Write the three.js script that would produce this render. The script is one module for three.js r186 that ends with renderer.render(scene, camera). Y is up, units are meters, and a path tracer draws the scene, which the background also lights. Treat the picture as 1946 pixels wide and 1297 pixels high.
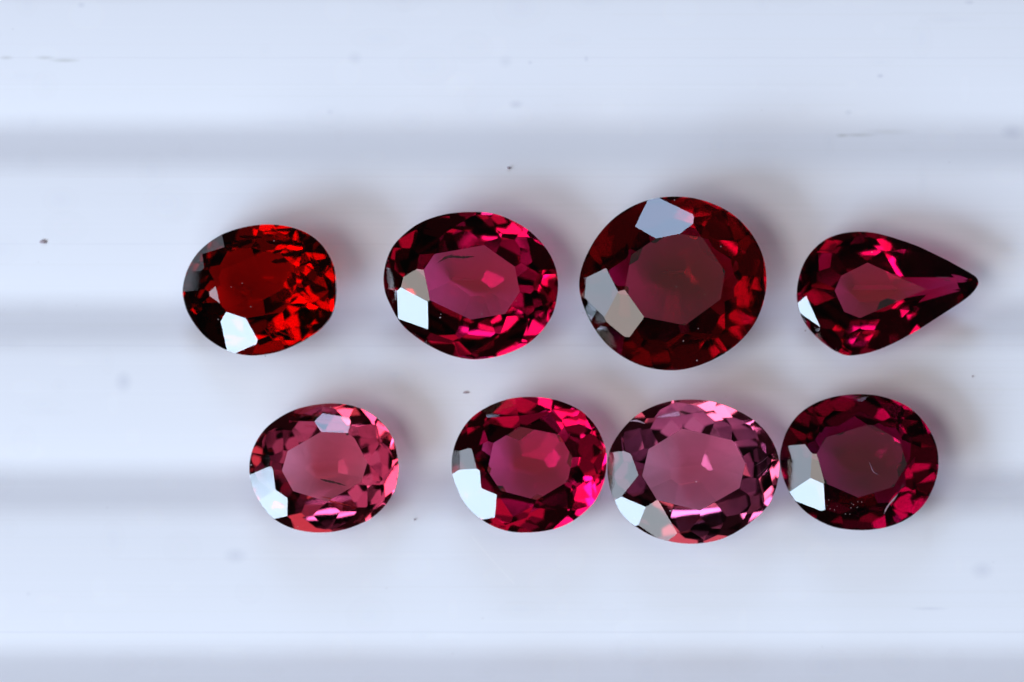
import * as THREE from 'three';
import { RectAreaLightUniformsLib } from 'three/addons/lights/RectAreaLightUniformsLib.js';
RectAreaLightUniformsLib.init();

// ---------------------------------------------------------------- camera, light, exposure
// 1 photo pixel = PX metres on the plane of the girdles; photo 1946 x 1297, seen straight from above.
const PX = 2.57e-5, W0 = 1946, H0 = 1297, GIRDLE_Y = 0.0034;
const scene = new THREE.Scene();
const CAM_H = 0.31, CAM_X = -0.010, CAM_Z = 0.024;
const camera = new THREE.PerspectiveCamera(2 * Math.atan(H0 * PX / 2 / (CAM_H - GIRDLE_Y)) * 180 / Math.PI, W0 / H0, 0.02, 20);
camera.position.set(CAM_X, CAM_H, CAM_Z);
camera.up.set(0, 0, -1);
camera.lookAt(CAM_X, 0, CAM_Z);
camera.focus = CAM_H - GIRDLE_Y - 0.0006;
camera.userData.fStop = 26;
// the camera stands a little below and left of the picture's middle; the lens is shifted back onto it
camera.setViewOffset(W0, H0, -CAM_X / PX, -CAM_Z / PX, W0, H0);

scene.background = new THREE.Color(0.015, 0.012, 0.012);
function areaLight(name, color, intensity, w, h, az, el, dist) {
  const l = new THREE.RectAreaLight(color, intensity, w, h);
  l.name = name;
  const a = az * Math.PI / 180, e = el * Math.PI / 180;
  l.position.set(Math.cos(a) * Math.cos(e) * dist, Math.sin(e) * dist, -Math.sin(a) * Math.cos(e) * dist);
  l.lookAt(0, 0, 0);
  scene.add(l);
  return l;
}
const rgb = (r, g, b) => new THREE.Color().setRGB(r, g, b);
areaLight('window_light', rgb(0.68, 0.87, 1.12), 14.5, 0.74, 0.44, 216, 24, 1.2);
areaLight('upper_window_light', rgb(0.98, 0.90, 0.86), 4.0, 0.8, 0.42, 208, 56, 1.2);
areaLight('side_window_light', rgb(0.78, 0.90, 1.08), 4.6, 0.60, 0.50, 172, 26, 1.2);
areaLight('door_light', rgb(0.84, 0.92, 1.02), 4.8, 0.50, 0.42, 250, 24, 1.2);
areaLight('back_window_light', rgb(0.58, 0.78, 1.15), 6, 0.6, 0.34, 98, 26, 1.2);
areaLight('ceiling_light', rgb(1.0, 0.92, 0.97), 0.22, 0.9, 0.9, 90, 90, 1.6);
areaLight('room_light', rgb(1.12, 0.87, 0.66), 0.72, 1.2, 0.46, 72, 65, 1.2);

const renderer = new THREE.WebGLRenderer();
renderer.toneMapping = THREE.LinearToneMapping;
renderer.toneMappingExposure = 0.97;
renderer.shadowMap.enabled = true;

// ---------------------------------------------------------------- helpers
function rng(seed) { let s = seed >>> 0; return () => { s = (s + 0x6d2b79f5) | 0; let t = Math.imul(s ^ (s >>> 15), 1 | s); t = (t + Math.imul(t ^ (t >>> 7), 61 | t)) ^ t; return ((t ^ (t >>> 14)) >>> 0) / 4294967296; }; }
const D = Math.PI / 180;
const wx = (u) => (u - W0 / 2) * PX, wz = (v) => (v - H0 / 2) * PX;
const names = {};
function numbered(n) { const k = names[n] = (names[n] ?? -1) + 1; return k ? n + '_' + String(k).padStart(3, '0') : n; }

// ---------------------------------------------------------------- the ribbed white tray
// profile along the picture's vertical: every 330 px a slope that faces away from the window, then a long hollow that turns back to it
const RIB_A = 0.37, CREASE = [-95, 235, 572, 890, 1235, 1565];
function slopeAt(v) {
  let k = 0; while (k < CREASE.length - 2 && v >= CREASE[k + 1]) k++;
  const len = CREASE[k + 1] - CREASE[k], t = v - CREASE[k], d = 84;
  const b = 2 * RIB_A * d / (len - d);
  if (t < d) return RIB_A * (0.8 + 0.2 * t / d) / 0.9;
  return -b * (t - d) / (len - d);
}
const trayTable = (() => { const y = []; let h = 0; const N = 2400; for (let i = 0; i <= N; i++) { const v = -95 + i * (1660 / N); y.push(h); h += 0; h += slopeAt(v) * (1660 / N) * PX; } return y; })();
// the tray lies lower than the girdles: where a photo row meets it
const TK = (CAM_H + 0.0004) / (CAM_H - GIRDLE_Y), trayZ = (v) => CAM_Z + (wz(v) - CAM_Z) * TK, trayV = (z) => ((z - CAM_Z) / TK + CAM_Z) / PX + H0 / 2;
function trayY(v) { const f = Math.min(Math.max((v + 95) / 1660 * 2400, 0), 2399.99), i = Math.floor(f); return trayTable[i] + (trayTable[i + 1] - trayTable[i]) * (f - i) - 0.0003; }
{
  const nv = 500, v0 = -95, v1 = 1565, X = 0.04, pos = [], uv = [], idx = [];
  for (let i = 0; i <= nv; i++) { const v = v0 + (v1 - v0) * i / nv; let s = 0; for (let q = -12; q <= 12; q++) s += trayY(v + q * 2); s /= 25; for (const x of [-X, X]) { pos.push(x, s, trayZ(v)); uv.push((x + X) / (2 * X), 1 - i / nv); } }
  for (let i = 0; i < nv; i++) { const a = i * 2; idx.push(a, a + 2, a + 1, a + 1, a + 2, a + 3); }
  const g = new THREE.BufferGeometry();
  g.setAttribute('position', new THREE.Float32BufferAttribute(pos, 3)); g.setAttribute('uv', new THREE.Float32BufferAttribute(uv, 2)); g.setIndex(idx); g.computeVertexNormals();
  // old marks on the plastic: faint rub lines, greasy spots, two brown streaks, one scratch
  const cw = 2048, ch = 1092, c = document.createElement('canvas'); c.width = cw; c.height = ch;
  const k = c.getContext('2d'), R = rng(77), X0 = W0 / 2 - X / PX, sx = cw / (2 * X / PX), sy = ch / (v1 - v0);
  const U = (u) => (u - X0) * sx, V = (v) => (v - v0) * sy;
  k.fillStyle = 'rgb(233,235,240)'; k.fillRect(0, 0, cw, ch);
  for (let i = 0; i < 260; i++) { k.fillStyle = R() < 0.5 ? 'rgba(255,255,255,0.05)' : 'rgba(190,192,200,0.03)'; const h = 0.6 + R() * 2.2; k.fillRect(R() * cw * 0.8 - 100, R() * ch, 200 + R() * 1400, h); }
  const blob = (u, v, ru, rv, col, a) => { k.save(); k.translate(U(u), V(v)); k.scale(ru * sx, rv * sy); const g2 = k.createRadialGradient(0, 0, 0, 0, 0, 1); g2.addColorStop(0, 'rgba(' + col + ',' + a + ')'); g2.addColorStop(1, 'rgba(' + col + ',0)'); k.fillStyle = g2; k.fillRect(-1, -1, 2, 2); k.restore(); };
  for (let i = 0; i < 500; i++) blob(R() * 3100 - 583, R() * 1660 - 95, 10 + R() * 60, 8 + R() * 40, R() < 0.5 ? '255,255,255' : '196,198,206', 0.035 + R() * 0.05);
  for (let i = 0; i < 50; i++) blob(R() * 3100 - 583, R() * 1660 - 95, 2 + R() * 2, 2 + R() * 2, '150,146,150', 0.05 + R() * 0.13);
  for (const [u, v, a, b, s2] of [[675, 114, 17, 15, 0.2], [965, 120, 16, 14, 0.2], [985, 200, 16, 10, 0.35], [1012, 122, 6, 5, 0.3], [1685, 147, 8, 5, 0.5], [1625, 215, 9, 7, 0.25], [1940, 252, 26, 18, 0.35], [231, 728, 20, 24, 0.35], [446, 1058, 26, 18, 0.3], [1880, 1086, 26, 20, 0.3], [150, 14, 9, 7, 0.3], [1120, 115, 5, 7, 0.35], [1780, 1158, 40, 4, 0.3], [628, 214, 9, 7, 0.2], [1855, 9, 12, 6, 0.3], [48, 1130, 6, 5, 0.2]]) blob(u, v, a, b, '148,152,172', s2 * 0.55);
  for (const [u, v, a, b, s2] of [[80, 113, 22, 5, 0.4], [118, 118, 34, 5, 0.5], [6, 113, 16, 5, 0.4], [1612, 259, 14, 5, 0.5], [1645, 258, 40, 5, 0.4], [1700, 252, 60, 8, 0.2]]) blob(u, v, a, b, '140,140,128', s2 * 0.55);
  k.strokeStyle = 'rgba(255,255,255,0.25)'; k.lineWidth = 1.4; k.beginPath(); k.moveTo(U(900), V(1022)); k.lineTo(U(935), V(1062)); k.lineTo(U(982), V(1112)); k.stroke();
  k.strokeStyle = 'rgba(150,152,166,0.08)'; k.lineWidth = 1.1; for (const v of [113, 1202, 466, 660, 1203]) { k.beginPath(); k.moveTo(0, V(v)); for (let q = 1; q <= 40; q++) k.lineTo(q * cw / 40, V(v) + (R() - 0.5) * 0.9); k.stroke(); }
  const map = new THREE.CanvasTexture(c); map.colorSpace = THREE.SRGBColorSpace; map.magFilter = THREE.LinearFilter;
  const m = new THREE.MeshPhysicalMaterial({ map, roughness: 0.55 });
  const tray = new THREE.Mesh(g, m);
  tray.castShadow = tray.receiveShadow = true; tray.name = 'tray'; tray.userData = { kind: 'structure', label: 'white plastic tray with soft horizontal ribs under the stones' };
  scene.add(tray);
}

// ---------------------------------------------------------------- cut stones as an intersection of half spaces
// plane = { n: [x, y, z], d, part, key }: keeps n.p <= d
function polyhedron(planes, size) {
  const faces = [];
  for (const P of planes) {
    const n = new THREE.Vector3(...P.n), t = Math.abs(n.y) < 0.9 ? new THREE.Vector3(0, 1, 0) : new THREE.Vector3(1, 0, 0);
    const u = t.clone().cross(n).normalize(), w = n.clone().cross(u), o = n.clone().multiplyScalar(P.d);
    let poly = [[-1, -1], [1, -1], [1, 1], [-1, 1]].map(([a, b]) => o.clone().addScaledVector(u, a * size * 4).addScaledVector(w, b * size * 4));
    for (const Q of planes) {
      if (Q === P || poly.length < 3) continue;
      const out = [], dist = poly.map((p) => Q.n[0] * p.x + Q.n[1] * p.y + Q.n[2] * p.z - Q.d);
      for (let i = 0; i < poly.length; i++) {
        const j = (i + 1) % poly.length;
        if (dist[i] <= 0) out.push(poly[i]);
        if ((dist[i] < 0 && dist[j] > 0) || (dist[i] > 0 && dist[j] < 0)) out.push(poly[i].clone().lerp(poly[j], dist[i] / (dist[i] - dist[j])));
      }
      poly = out;
    }
    if (poly.length >= 3) faces.push({ P, poly, n });
  }
  // weld, so that neighbouring facets share their corners exactly
  const verts = [], tol = size * 4e-4;
  for (const f of faces) {
    f.ids = [];
    for (const p of f.poly) {
      let k = verts.findIndex((q) => q.distanceToSquared(p) < tol * tol);
      if (k < 0) { k = verts.length; verts.push(p); }
      if (f.ids[f.ids.length - 1] !== k && f.ids[0] !== k) f.ids.push(k);
    }
  }
  return { verts, faces: faces.filter((f) => f.ids.length >= 3) };
}
function facetGeometry(verts, faces, smooth) {
  const map = new Map(), pos = [], idx = [], nor = [];
  for (const f of faces) {
    const ids = f.ids.map((k) => { if (!map.has(k)) { map.set(k, pos.length / 3); pos.push(verts[k].x, verts[k].y, verts[k].z); if (smooth) nor.push(...smooth(verts[k])); } return map.get(k); });
    // fan from the corner that gives the best triangles
    for (let i = 1; i + 1 < ids.length; i++) idx.push(ids[0], ids[i], ids[i + 1]);
  }
  const g = new THREE.BufferGeometry();
  g.setAttribute('position', new THREE.Float32BufferAttribute(pos, 3)); g.setIndex(idx);
  if (smooth) g.setAttribute('normal', new THREE.Float32BufferAttribute(nor, 3)); else g.computeVertexNormals();
  return g;
}
function spline(pts) {   // closed, through measured points
  const c = new THREE.CatmullRomCurve3(pts.map(([x, y]) => new THREE.Vector3(x, y, 0)), true, 'centripetal');
  return c.getPoints(600).slice(0, 600).map((p) => [p.x, p.y]);
}
function makeGem(s) {
  const R = rng(s.seed), jit = (a) => (R() * 2 - 1) * a;
  const px = s.outline.map(([x, y]) => [s.crop[0] + x / s.crop[2], s.crop[1] + y / s.crop[2]]);
  const us = px.map((p) => p[0]), vs = px.map((p) => p[1]);
  const cu = (Math.min(...us) + Math.max(...us)) / 2, cv = (Math.min(...vs) + Math.max(...vs)) / 2;
  const tiltX = (s.tilt?.[0] ?? 0) * D, tiltZ = (s.tilt?.[1] ?? 0) * D;
  // outline in the stone's own plane: x right, y up the picture
  const pts = spline(px.map(([u, v]) => [(u - cu) * PX / Math.cos(tiltZ), -(v - cv) * PX / Math.cos(tiltX)]));
  const sup = (a) => { const c = Math.cos(a * D), q = Math.sin(a * D); let m = -1; for (const p of pts) { const d = p[0] * c + p[1] * q; if (d > m) m = d; } return m; };
  const touch = (a) => { const c = Math.cos(a * D), q = Math.sin(a * D); let m = -1, t; for (const p of pts) { const d = p[0] * c + p[1] * q; if (d > m) { m = d; t = p; } } return t; };
  const anchored = (a0, a) => { const t = touch(a0); return 0.4 * sup(a) + 0.6 * (t[0] * Math.cos(a * D) + t[1] * Math.sin(a * D)); };   // a facet turned sideways still meets the girdle where it did
  const A = (Math.max(...us) - Math.min(...us)) * PX / 2, B = (Math.max(...vs) - Math.min(...vs)) * PX / 2, M = (A + B) / 2;
  const q = { mains: 8, main: 33, star: 20, upper: 39, inset: 0.46, gird: 0.05, phi: 0, star_at: 0.93, pavMain: 41, pavHalf: 47, win: 27, winR: 0.5, culet: 0.06, jaz: 2, jt: 1.2, upRaise: 0, ...s.cut };
  const planes = [], gT = q.gird * M / 2, gB = -q.gird * M / 2;
  const add = (part, az, tilt, dist, y, up = 1) => {      // through the line at distance dist in direction az, at height y
    const st = Math.sin(tilt * D), ct = Math.cos(tilt * D) * up, n = [st * Math.cos(az * D), ct, -st * Math.sin(az * D)];
    const P = { n, d: st * dist + ct * y, part, az }; planes.push(P); return P;
  };
  const hc = q.inset * M * Math.tan(q.main * D), step = 360 / q.mains;
  planes.push({ n: [Math.sin((q.tableTilt?.[0] ?? 0) * D), 1, 0], d: gT + hc, part: 'table' });
  const ov = s.facets ?? {};
  for (let k = 0; k < q.mains; k++) {
    const az = q.phi + k * step, o = ov['m' + k] ?? {}, a = az + (o.az ?? 0) + (o.az === undefined ? jit(q.jaz) : 0);
    add('bezel_facet', a, q.main + (o.t ?? jit(q.jt)), anchored(az, a) + (o.d ?? 0) * M, gT + 0.021 * M);
    const sa = az + step / 2, so = ov['s' + k] ?? {}, a2 = sa + (so.az ?? jit(q.jaz));
    add('star_facet', a2, q.star + (so.t ?? jit(q.jt)), (sup(sa) - q.inset * M) * q.star_at + (so.d ?? jit(0.015)) * M, gT + hc);
    for (const sg of [-1, 1]) {
      const uo = ov['u' + k + (sg < 0 ? 'a' : 'b')] ?? {}, ua = az + sg * step / 4 + (uo.az ?? jit(q.jaz));
      add('upper_girdle_facet', ua, q.upper + (uo.t ?? jit(q.jt)), anchored(az + sg * step / 4, ua) + (uo.d ?? 0) * M, gT + q.upRaise * M);
    }
  }
  const pphi = q.phi + (q.pavPhi ?? 0), pm = q.pavMains ?? q.mains, pstep = 360 / pm;
  for (let k = 0; k < pm; k++) {
    const az = pphi + k * pstep;
    add('pavilion', az + jit(q.jaz), q.pavMain + jit(q.jt), sup(az), gB - 0.012 * M, -1);
    for (const sg of [-1, 1]) add('pavilion', az + sg * pstep / 4 + jit(q.jaz), q.pavHalf + jit(q.jt), sup(az + sg * pstep / 4), gB, -1);
    // shallow facets round the culet: one sees through them to the tray
    const wa = az + pstep / 2 + jit(q.jaz * 1.5), r = sup(wa) * q.winR * (1 + jit(0.05)), depth = (sup(wa) - r) * Math.tan(q.pavMain * D);
    add('pavilion', wa, q.win + jit(q.jt * 1.5), r, gB - depth, -1);
  }
  const N = 112;
  for (let k = 0; k < N; k++) { const a = k * 360 / N + 0.7; add('girdle', a, 90, sup(a), 0); }
  // the culet: a small flat at the deepest point
  let pol = polyhedron(planes, M * 1.5);
  const low = Math.min(...pol.verts.map((p) => p.y));
  planes.push({ n: [0, -1, 0], d: -(low + q.culet * M), part: 'pavilion' });
  pol = polyhedron(planes, M * 1.5);
  const bottom = low + q.culet * M;
  for (const p of pol.verts) p.y -= bottom;                // origin at the culet
  const gem = new THREE.Group();
  gem.name = numbered(s.name); gem.userData = { label: s.label, category: 'gemstone' };
  const mat = new THREE.MeshPhysicalMaterial({ color: rgb(...s.tint), roughness: 0, metalness: 0, transmission: 1, thickness: 0.004, ior: s.ior ?? 1.74, flatShading: true });
  const gmat = mat.clone(); gmat.flatShading = false; gmat.roughness = 0.12;
  if (s.absorb) {
        const inner = polyhedron(planes.map((p) => ({ ...p, d: p.d - 6e-6 })), M * 1.5);
    for (const p of inner.verts) p.y -= bottom;
    const body = new THREE.Mesh(facetGeometry(inner.verts, inner.faces), new THREE.MeshPhysicalMaterial({ color: 0xffffff, roughness: 0, transmission: 1, ior: 1, specularIntensity: 0, thickness: 0.004, attenuationColor: rgb(...s.absorb), attenuationDistance: 0.003, flatShading: true }));
    body.name = 'body'; gem.add(body);
  }
  const put = (name, faces, m, smooth) => {
    const mesh = new THREE.Mesh(facetGeometry(pol.verts, faces, smooth), m);
    mesh.name = name; mesh.castShadow = mesh.receiveShadow = true; gem.add(mesh); return mesh;
  };
  for (const f of pol.faces.filter((f) => f.P.part !== 'pavilion' && f.P.part !== 'girdle')) put(f.P.part, [f], mat);
  const half = 180 / N;
  put('girdle', pol.faces.filter((f) => f.P.part === 'girdle'), gmat, (p) => {
    let best = null, bd = 1e9; for (let i = 0; i < pts.length; i++) { const d = (pts[i][0] - p.x) ** 2 + (pts[i][1] + p.z) ** 2; if (d < bd) { bd = d; best = i; } }
    const a = pts[(best + 590) % 600], b = pts[(best + 10) % 600]; let nx = b[1] - a[1], ny = -(b[0] - a[0]); const L = Math.hypot(nx, ny); nx /= L; ny /= L;
    if (nx * p.x - ny * p.z < 0) { nx = -nx; ny = -ny; } return [nx, 0, -ny];
  });
  const pmat = mat.clone(); pmat.roughness = s.rough ?? 0;   // the undersides are less finely polished
  put('pavilion', pol.faces.filter((f) => f.P.part === 'pavilion'), pmat);
  gem.rotation.set(tiltX, 0, tiltZ);
  // seat: the lowest point of the tilted stone touches the tray, the girdle's centre projects to the measured place
  gem.updateMatrix();
  const gc = new THREE.Vector3(0, -bottom, 0).applyEuler(gem.rotation);
  let y = -1e9;
  const x0 = wx(cu) - gc.x, z0 = wz(cv) - gc.z;
  for (const p of pol.verts) { const w = p.clone().applyEuler(gem.rotation); const ty = trayY(trayV(z0 + w.z)); y = Math.max(y, ty - w.y); }
  const rise = (CAM_H - (y + gc.y)) / (CAM_H - GIRDLE_Y);   // keeps the measured outline where the girdle stands higher or lower
  gem.position.set(CAM_X + (wx(cu) - CAM_X) * rise - gc.x, y, CAM_Z + (wz(cv) - CAM_Z) * rise - gc.z);
  scene.add(gem);
  gem.updateMatrixWorld(true);
  const top = y + gc.y + gT + hc, inv = gem.matrixWorld.clone().invert();
  // photo pixel, depth below the table's level (negative: above) -> the stone's own coordinates
  const at = (u, v, depth) => { const r = (CAM_H - (top - depth)) / (CAM_H - GIRDLE_Y); return new THREE.Vector3(CAM_X + (wx(u) - CAM_X) * r, top - depth, CAM_Z + (wz(v) - CAM_Z) * r).applyMatrix4(inv); };
  const surface = (u, v, lift) => {   // on the crown above that pixel
    const p = at(u, v, 0); let h = 1e9;
    for (const P of planes) if (P.n[1] > 0.05) h = Math.min(h, (P.d - P.n[0] * p.x - P.n[2] * p.z) / P.n[1]);
    return new THREE.Vector3(p.x, h - bottom + lift, p.z);
  };
  return { gem, at, surface, put: (name, g, m, label) => { const mesh = new THREE.Mesh(g, m); mesh.name = name; if (label) mesh.userData.label = label; gem.add(mesh); return mesh; } };
}

const STONES = [
  { name: 'gemstone', seed: 11, crop: [320, 400, 4.322], tint: [0.92, 0.065, 0.055],
    label: 'fiery orange red oval stone with white facet at its bottom, leftmost in upper row',
    outline: [[115, 640], [150, 490], [215, 370], [320, 265], [450, 190], [600, 140], [780, 118], [950, 130], [1100, 175], [1220, 250], [1310, 360], [1360, 470], [1380, 620], [1375, 760], [1345, 870], [1270, 970], [1150, 1060], [1000, 1135], [850, 1180], [680, 1195], [540, 1170], [400, 1105], [280, 1010], [190, 890], [135, 770]],
    rough: 0.04, absorb: [0.64, 0.020, 0.016], cut: { pavMains: 12, pavMain: 44, pavHalf: 52, win: 31, winR: 0.6, pavPhi: 11, phi: 272, jaz: 3, jt: 2, inset: 0.5, star: 24 }, tilt: [0, 13],
    facets: { m0: { az: -21, t: -1, d: 0.012 }, s0: { az: -16, t: 1 }, s7: { az: 0, t: 0, d: 0.05 }, m7: { az: -10, t: -2 }, u7a: { t: -6 }, u7b: { t: -4 }, u6a: { t: -6 }, u6b: { t: -6 }, m4: { t: 8 }, s4: { t: -8 }, s6: { az: -10, t: -8 }, s3: { d: 0.2 }, s2: { d: 0.2 } } },
  { name: 'gemstone', seed: 12, crop: [700, 380, 3.99], tint: [0.92, 0.31, 0.53],
    label: 'magenta red oval stone with bright pink flashes, second from left in upper row',
    outline: [[113, 600], [130, 480], [180, 360], [270, 260], [400, 170], [560, 115], [760, 92], [950, 105], [1100, 160], [1240, 250], [1350, 370], [1415, 490], [1442, 640], [1430, 760], [1400, 870], [1330, 980], [1230, 1080], [1100, 1150], [960, 1195], [800, 1213], [650, 1190], [500, 1130], [370, 1050], [250, 945], [160, 790], [125, 700]],
    rough: 0.04, absorb: [0.82, 0.17, 0.42], cut: { pavMains: 10, pavMain: 41, pavHalf: 50, win: 30, winR: 0.65, phi: 214, star: 22 },
    facets: { m0: { az: 0, t: 0 }, s7: { az: 0, t: -1 }, s0: { az: 8 }, u0a: { t: 5 }, u0b: { t: 6 }, m7: { az: -14 }, m1: { t: 8 }, u1a: { t: 7 } } },
  { name: 'gemstone', seed: 13, crop: [1080, 360, 3.6025], tint: [0.91, 0.12, 0.34],
    label: 'large round deep red stone with two grey blue facets, biggest of the stones',
    outline: [[73, 640], [85, 560], [125, 450], [200, 320], [310, 200], [450, 110], [600, 62], [760, 50], [920, 75], [1060, 130], [1180, 215], [1280, 340], [1335, 460], [1360, 620], [1345, 750], [1300, 880], [1220, 1000], [1110, 1100], [960, 1185], [800, 1235], [680, 1242], [540, 1222], [400, 1165], [280, 1080], [180, 960], [110, 820], [80, 720]],
    rough: 0.08, absorb: [0.54, 0.045, 0.21], cut: { pavMains: 12, pavMain: 38, pavHalf: 48, win: 24, winR: 0.5, pavPhi: 5, phi: 193, star: 23, main: 34, upper: 41 },
    facets: { m0: { az: -9, t: -1 }, m6: { az: -2, t: -1, d: -0.015 }, s6: { t: 3, d: 0.03 }, s5: { d: 0.05 }, u0b: { t: 8 }, u0a: { t: 1 }, s0: { az: 0, t: -2 }, m1: { az: 6, t: 9 }, u1a: { t: 7 }, u1b: { t: 6 } } },
  { name: 'gemstone', seed: 14, crop: [1490, 420, 4.6325], tint: [0.90, 0.20, 0.45],
    label: 'dark pink red pear shaped stone pointing right',
    outline: [[110, 640], [120, 540], [160, 400], [240, 270], [370, 160], [510, 110], [660, 95], [800, 105], [950, 145], [1150, 215], [1350, 310], [1500, 390], [1620, 445], [1700, 500], [1718, 540], [1700, 590], [1640, 660], [1500, 760], [1300, 885], [1100, 1010], [950, 1090], [800, 1150], [650, 1185], [550, 1188], [450, 1150], [330, 1065], [220, 955], [150, 840], [115, 720]],
    rough: 0.06, absorb: [0.74, 0.10, 0.32], cut: { pavMains: 8, pavMain: 39, pavHalf: 45, win: 29, winR: 0.72, pavPhi: 22.5, phi: 0, star: 24 },
    facets: { u4b: { az: 13, t: -5, d: 0.04 }, u4a: { t: 6 }, m4: { t: 9 }, u5a: { t: 6 }, u5b: { t: 5 }, u6a: { t: 7 }, m5: { t: 10 }, s4: { t: 3 }, s2: { t: 0, az: 4 } } },
  { name: 'gemstone', seed: 15, crop: [450, 750, 4.632], tint: [0.97, 0.54, 0.64],
    label: 'rose pink oval stone with a dark crack in its middle, leftmost in lower row',
    outline: [[107, 640], [120, 540], [165, 420], [250, 300], [370, 205], [520, 130], [680, 92], [850, 78], [1000, 95], [1130, 140], [1250, 220], [1350, 340], [1400, 460], [1425, 620], [1418, 740], [1385, 860], [1310, 980], [1190, 1090], [1050, 1160], [900, 1205], [750, 1220], [600, 1210], [450, 1170], [320, 1095], [220, 980], [150, 850], [115, 740]],
    rough: 0.04, absorb: [0.94, 0.43, 0.55], cut: { pavMains: 8, pavMain: 39, pavHalf: 45, win: 29, winR: 0.72, pavPhi: 22.5, phi: 231, star: 25 },
    facets: { u0a: { az: -2, t: -4 }, u7b: { az: 4, t: -4 }, m7: { t: 8 }, m0: { az: 6, t: 9 }, s4: { az: 14, t: 5, d: 0.02 }, m5: { t: 8 }, s7: { t: 0 }, u0b: { t: 7 }, s6: { t: -6 } } },
  { name: 'gemstone', seed: 16, crop: [830, 735, 4.323], tint: [0.92, 0.31, 0.53],
    label: 'crimson oval stone touching the left edge of the pale pink stone',
    outline: [[120, 640], [130, 540], [180, 400], [270, 270], [400, 175], [560, 110], [720, 85], [880, 92], [1030, 125], [1180, 195], [1290, 300], [1360, 420], [1395, 540], [1395, 680], [1370, 800], [1310, 930], [1210, 1040], [1080, 1130], [920, 1185], [750, 1203], [600, 1195], [450, 1145], [320, 1060], [220, 950], [155, 810], [125, 720]],
    rough: 0.04, absorb: [0.82, 0.17, 0.43], cut: { pavMains: 8, pavMain: 41, pavHalf: 47, win: 27, winR: 0.5, pavPhi: 0, phi: 190, star: 26 },
    facets: { m0: { az: -12, t: 0 }, u0b: { az: 2, t: -4 }, u1a: { az: 0, t: -5 }, u1b: { t: 6 }, m1: { az: 6, t: 9 }, m6: { az: -12, t: 5 }, s7: { t: -4 } } },
  { name: 'gemstone', seed: 17, crop: [1130, 740, 4.184], tint: [0.98, 0.62, 0.74],
    label: 'pale pink oval stone with wide table, palest of the stones',
    outline: [[103, 560], [130, 460], [210, 330], [330, 210], [480, 130], [620, 92], [750, 82], [920, 95], [1080, 145], [1230, 220], [1350, 320], [1430, 440], [1470, 560], [1468, 680], [1440, 810], [1380, 930], [1270, 1040], [1130, 1140], [980, 1205], [800, 1232], [640, 1222], [480, 1180], [340, 1105], [220, 1000], [140, 850], [105, 700]],
    rough: 0.04, absorb: [0.96, 0.57, 0.70], cut: { pavMains: 8, pavMain: 39, pavHalf: 45, win: 29, winR: 0.72, pavPhi: 22.5, phi: 233, star: 28, inset: 0.42 },
    facets: { m0: { az: 14, t: -1 }, u0a: { az: 0, t: -4 }, u7b: { az: -16, t: -3 }, u0b: { t: 6 }, m7: { t: 9 }, m5: { t: 9 }, s6: { t: -8 } } },
  { name: 'gemstone', seed: 18, crop: [1460, 730, 4.323], tint: [0.90, 0.16, 0.48],
    label: 'dark garnet red oval stone at the right end of the lower row',
    outline: [[95, 620], [105, 530], [150, 390], [240, 260], [370, 165], [540, 105], [720, 83], [880, 92], [1030, 130], [1170, 200], [1290, 320], [1370, 460], [1402, 600], [1395, 740], [1350, 880], [1270, 1010], [1150, 1110], [1000, 1175], [850, 1202], [720, 1205], [560, 1185], [420, 1130], [290, 1040], [190, 920], [125, 780]],
    rough: 0.05, absorb: [0.50, 0.05, 0.27], cut: { pavMains: 12, pavMain: 38, pavHalf: 48, win: 24, winR: 0.5, pavPhi: 5, phi: 218, star: 22 },
    facets: { m0: { az: 0, t: 0 }, s7: { az: 0, t: -1 }, s0: { az: 6 }, u0a: { az: -20, t: -3 }, u0b: { t: 7 }, m7: { t: 9 }, u7b: { t: 5 }, m1: { t: 9 }, u1a: { t: 6 } } },
];
const G = STONES.map(makeGem);

// ---------------------------------------------------------------- flaws, chips and dust
// a thin sliver through points, widest in the middle, with a little thickness
function sliver(points, width, thick, seed) {
  const R = rng(seed), c = new THREE.CatmullRomCurve3(points), n = 22, pos = [], idx = [], up = new THREE.Vector3(0, 1, 0);
  for (let i = 0; i <= n; i++) {
    const t = i / n, p = c.getPoint(t), side = c.getTangent(t).cross(up).normalize(), w = width * (Math.sin(Math.PI * (0.03 + 0.94 * t)) ** 0.8) * (0.6 + 0.8 * R()) / 2;
    for (const [a, b] of [[-1, 0], [0, 1], [1, 0], [0, -1]]) { const q = p.clone().addScaledVector(side, a * w).addScaledVector(up, b * thick / 2); pos.push(q.x, q.y, q.z); }
  }
  for (let i = 0; i < n; i++) for (let k = 0; k < 4; k++) { const a = i * 4 + k, b = i * 4 + (k + 1) % 4; idx.push(a, b, a + 4, b, b + 4, a + 4); }
  idx.push(0, 2, 1, 0, 3, 2, n * 4, n * 4 + 1, n * 4 + 2, n * 4, n * 4 + 2, n * 4 + 3);
  const g = new THREE.BufferGeometry(); g.setAttribute('position', new THREE.Float32BufferAttribute(pos, 3)); g.setIndex(idx); g.computeVertexNormals(); return g;
}
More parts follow.
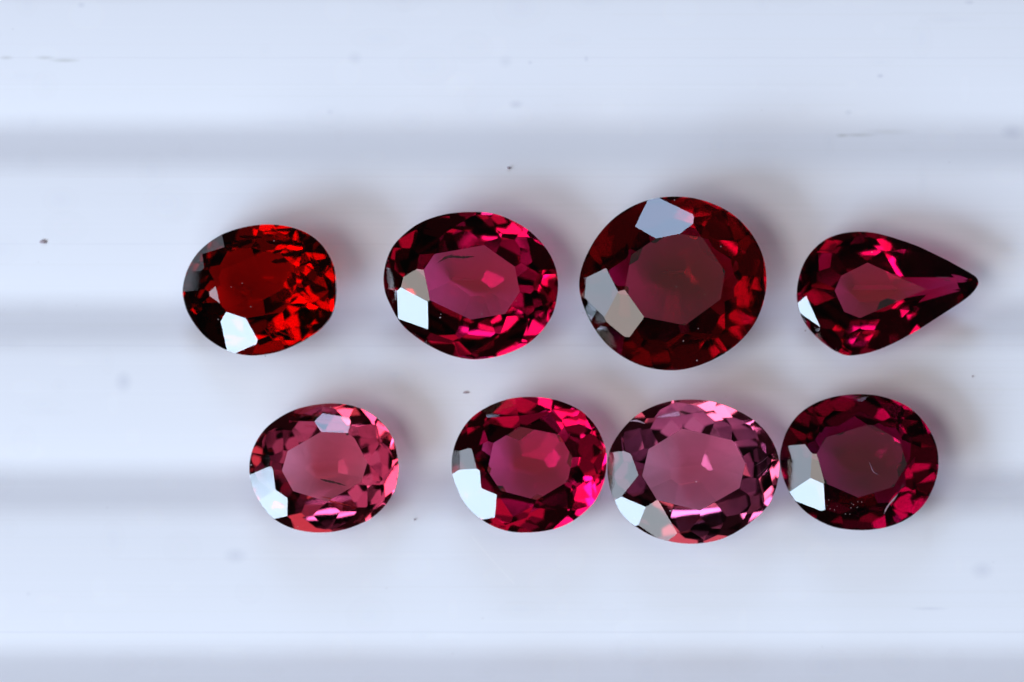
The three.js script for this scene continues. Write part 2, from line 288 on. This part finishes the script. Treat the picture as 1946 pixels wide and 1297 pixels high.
function grit(list, seed) {   // irregular crumbs at [position, radius], flattened; one geometry
  const R = rng(seed), pos = [], idx = [];
  for (const [p, r] of list) {
    const g = new THREE.IcosahedronGeometry(1, 1), b = g.attributes.position, o = pos.length / 3, key = new Map(), sx = 0.7 + R() * 0.8, sz = 0.7 + R() * 0.8;
    for (let i = 0; i < b.count; i++) { const id = [b.getX(i), b.getY(i), b.getZ(i)].map((x) => x.toFixed(3)).join(); if (!key.has(id)) { key.set(id, pos.length / 3); const w = r * (0.75 + 0.5 * R()); pos.push(p.x + b.getX(i) * w * sx, p.y + b.getY(i) * w * 0.6, p.z + b.getZ(i) * w * sz); } idx.push(key.get(id)); }
  }
  const g = new THREE.BufferGeometry(); g.setAttribute('position', new THREE.Float32BufferAttribute(pos, 3)); g.setIndex(idx); g.computeVertexNormals(); return g;
}
const M = {
  crack: new THREE.MeshStandardMaterial({ color: rgb(0.05, 0.008, 0.012), roughness: 0.8 }),
  flake: new THREE.MeshPhysicalMaterial({ color: rgb(0.34, 0.22, 0.26), roughness: 0.35 }),
  whisker: new THREE.MeshStandardMaterial({ color: rgb(0.17, 0.055, 0.09), roughness: 0.6 }),
  dust: new THREE.MeshStandardMaterial({ color: rgb(0.40, 0.34, 0.35), roughness: 1 }),
  speck: new THREE.MeshStandardMaterial({ color: rgb(0.36, 0.30, 0.32), roughness: 1 }),
  feather: new THREE.MeshPhysicalMaterial({ color: rgb(0.95, 0.30, 0.22), roughness: 0.25, transmission: 0.6, ior: 1.3, thickness: 0 }),
};
const path = (f, list) => list.map(([u, v, d]) => f(u, v, d));
// fiery red stone: feathers and crumbs inside
{
  const { at, put, surface } = G[0], R = rng(5);
  for (const [u0, v0, u1, v1] of [[505, 622, 528, 652], [510, 619, 545, 646], [512, 614, 560, 632], [540, 610, 556, 640]]) put('feather', sliver(path(at, [[u0, v0, 0.0009], [(u0 + u1) / 2 + 2, (v0 + v1) / 2, 0.00115], [u1, v1, 0.0014]]), 0.00010, 0.00002, u0 + v1), M.feather);
  for (const [u0, v0, u1, v1] of [[520, 500, 575, 486], [560, 520, 590, 545], [455, 452, 500, 462], [585, 500, 606, 530], [430, 468, 452, 480], [508, 470, 540, 480]]) put('inclusion', sliver(path(at, [[u0, v0, 0.0012], [(u0 + u1) / 2, (v0 + v1) / 2 + 4, 0.0014], [u1, v1, 0.0013]]), 0.00026, 0.00008, u0 + v1), M.crack);
  put('dust', grit([[518, 457, 1.3], [407, 605, 1.4], [437, 545, 1], [459, 538, 0.9], [494, 674, 1.2], [476, 583, 0.9], [586, 638, 1]].map(([u, v, r]) => [surface(u, v, 0.00001), r * 1.7e-5]), 9), M.dust).userData.kind = 'stuff';
}
{
  const { at, put, surface } = G[1];
  put('inclusion', sliver(path(at, [[832, 500, 0.0004], [852, 489, 0.0004], [880, 490, 0.0004], [902, 488, 0.00042]]), 0.00013, 0.00003, 21), M.crack, 'dark curved flaw near the top edge of the table');
  put('dust', grit([[837, 603, 2], [838, 597, 1.2], [916, 597, 1.2], [790, 633, 0.9], [981, 572, 0.8]].map(([u, v, r]) => [surface(u, v, 0.00001), r * 1.7e-5]), 22), M.dust).userData.kind = 'stuff';
}
{
  const { put, surface } = G[2];
  put('dust', grit([[1328, 624, 1.6], [1300, 647, 1.2], [1328, 682, 1.5], [1285, 376, 2.2], [1371, 468, 1], [1286, 545, 1], [1340, 560, 0.9], [1111, 590, 1.3], [1122, 580, 0.9]].map(([u, v, r]) => [surface(u, v, 0.00001), r * 1.7e-5]), 23), M.dust).userData.kind = 'stuff';
}
{
  const { put, surface } = G[3];
  put('scratch', sliver(path(surface, [[1781, 525, 4e-6], [1795, 526, 4e-6], [1807, 525, 4e-6]]), 0.00004, 0.00001, 31), M.whisker);
  put('scratch', sliver(path(surface, [[1796, 531, 4e-6], [1809, 532, 4e-6]]), 0.00004, 0.00001, 32), M.whisker);
  put('dust', grit([[1526, 593, 1.3], [1535, 625, 1.6], [1516, 560, 1], [1659, 478, 0.9]].map(([u, v, r]) => [surface(u, v, 0.00001), r * 1.7e-5]), 33), M.dust).userData.kind = 'stuff';
}
{
  const { at, put, surface } = G[4];
  put('crack', sliver(path(at, [[608, 911, 0.00022], [622, 915, 0.00024], [636, 918, 0.00024], [658, 924, 0.0003]]), 0.00011, 0.00003, 41), M.crack, 'dark jagged crack under the table');
  put('feather', sliver(path(at, [[610, 945, 0.0008], [632, 950, 0.0009], [664, 958, 0.0011]]), 0.00007, 0.00002, 42), M.feather);
  put('dust', grit([[477, 882, 1.8], [628, 772, 1.2], [566, 1000, 1.2], [640, 977, 1], [756, 898, 1.4], [535, 958, 0.9]].map(([u, v, r]) => [surface(u, v, 0.00001), r * 1.7e-5]), 43), M.dust).userData.kind = 'stuff';
}
{
  const { put, surface } = G[6];
  put('chip', sliver(path(surface, [[1200, 798, 2e-6], [1212, 798, 4e-6], [1227, 804, 4e-6]]), 0.00012, 0.00002, 61), M.flake, 'pale chipped spot on the upper left rim');
  for (const [a, b, c, d] of [[1434, 886, 1462, 866], [1440, 905, 1464, 880], [1452, 902, 1466, 888]]) put('scratch', sliver(path(surface, [[a, b, 3e-6], [(a + c) / 2 + 3, (b + d) / 2, 3e-6], [c, d, 3e-6]]), 0.00003, 0.00001, a), M.whisker);
  put('dust', grit([[1275, 971, 2], [1281, 969, 1.4], [1324, 916, 1.2]].map(([u, v, r]) => [surface(u, v, 0.00001), r * 1.7e-5]), 62), M.dust).userData.kind = 'stuff';
}
{
  const { put, surface } = G[7], R = rng(71);
  put('scratch', sliver(path(surface, [[1653, 879, 3e-6], [1657, 888, 3e-6], [1661, 897, 3e-6], [1671, 903, 3e-6]]), 0.00006, 0.00001, 71), M.whisker, 'pale hooked scratch on the table');
  put('chip', sliver(path(surface, [[1718, 921, 3e-6], [1704, 944, 3e-6], [1692, 958, 3e-6], [1685, 970, 3e-6], [1683, 976, 3e-6]]), 0.00010, 0.00002, 72), M.flake, 'pale curved chip by the lower right rim');
  put('dust', grit(Array.from({ length: 14 }, () => [surface(1570 + R() * 90, 950 + R() * 28, 0.00001), (0.5 + R() * 0.7) * 1.6e-5]), 73), M.dust).userData.kind = 'stuff';
}
// loose specks of dirt on the tray
for (const [u, v, r, long, label] of [
  [82, 462, 3.2, 1.6, 'dark brown oblong speck on the white tray left of the fiery red stone'],
  [967, 323, 2.6, 1, 'round dark speck on the tray above the magenta oval stone'],
  [886, 749, 2.0, 2.4, 'thin grey fibre speck on the tray just above the left crimson stone'],
  [788, 990, 2.2, 1, 'small grey speck on the tray between the rose pink and crimson stones'],
  [1849, 718, 2.0, 1, 'tiny black speck on the tray above the dark garnet stone, near the right edge'],
]) {
  const g = new THREE.Mesh(grit([[new THREE.Vector3(0, r * PX * 0.4, 0), r * PX]], Math.round(u)), M.speck);
  const y = trayY(v), k = (CAM_H - y) / (CAM_H - GIRDLE_Y);
  g.name = numbered('dust_speck'); g.userData = { label, category: 'dust speck' };
  g.position.set(CAM_X + (wx(u) - CAM_X) * k, y, trayZ(v)); g.scale.set(long, 1, 0.8); g.castShadow = g.receiveShadow = true; scene.add(g);
}

renderer.render(scene, camera);
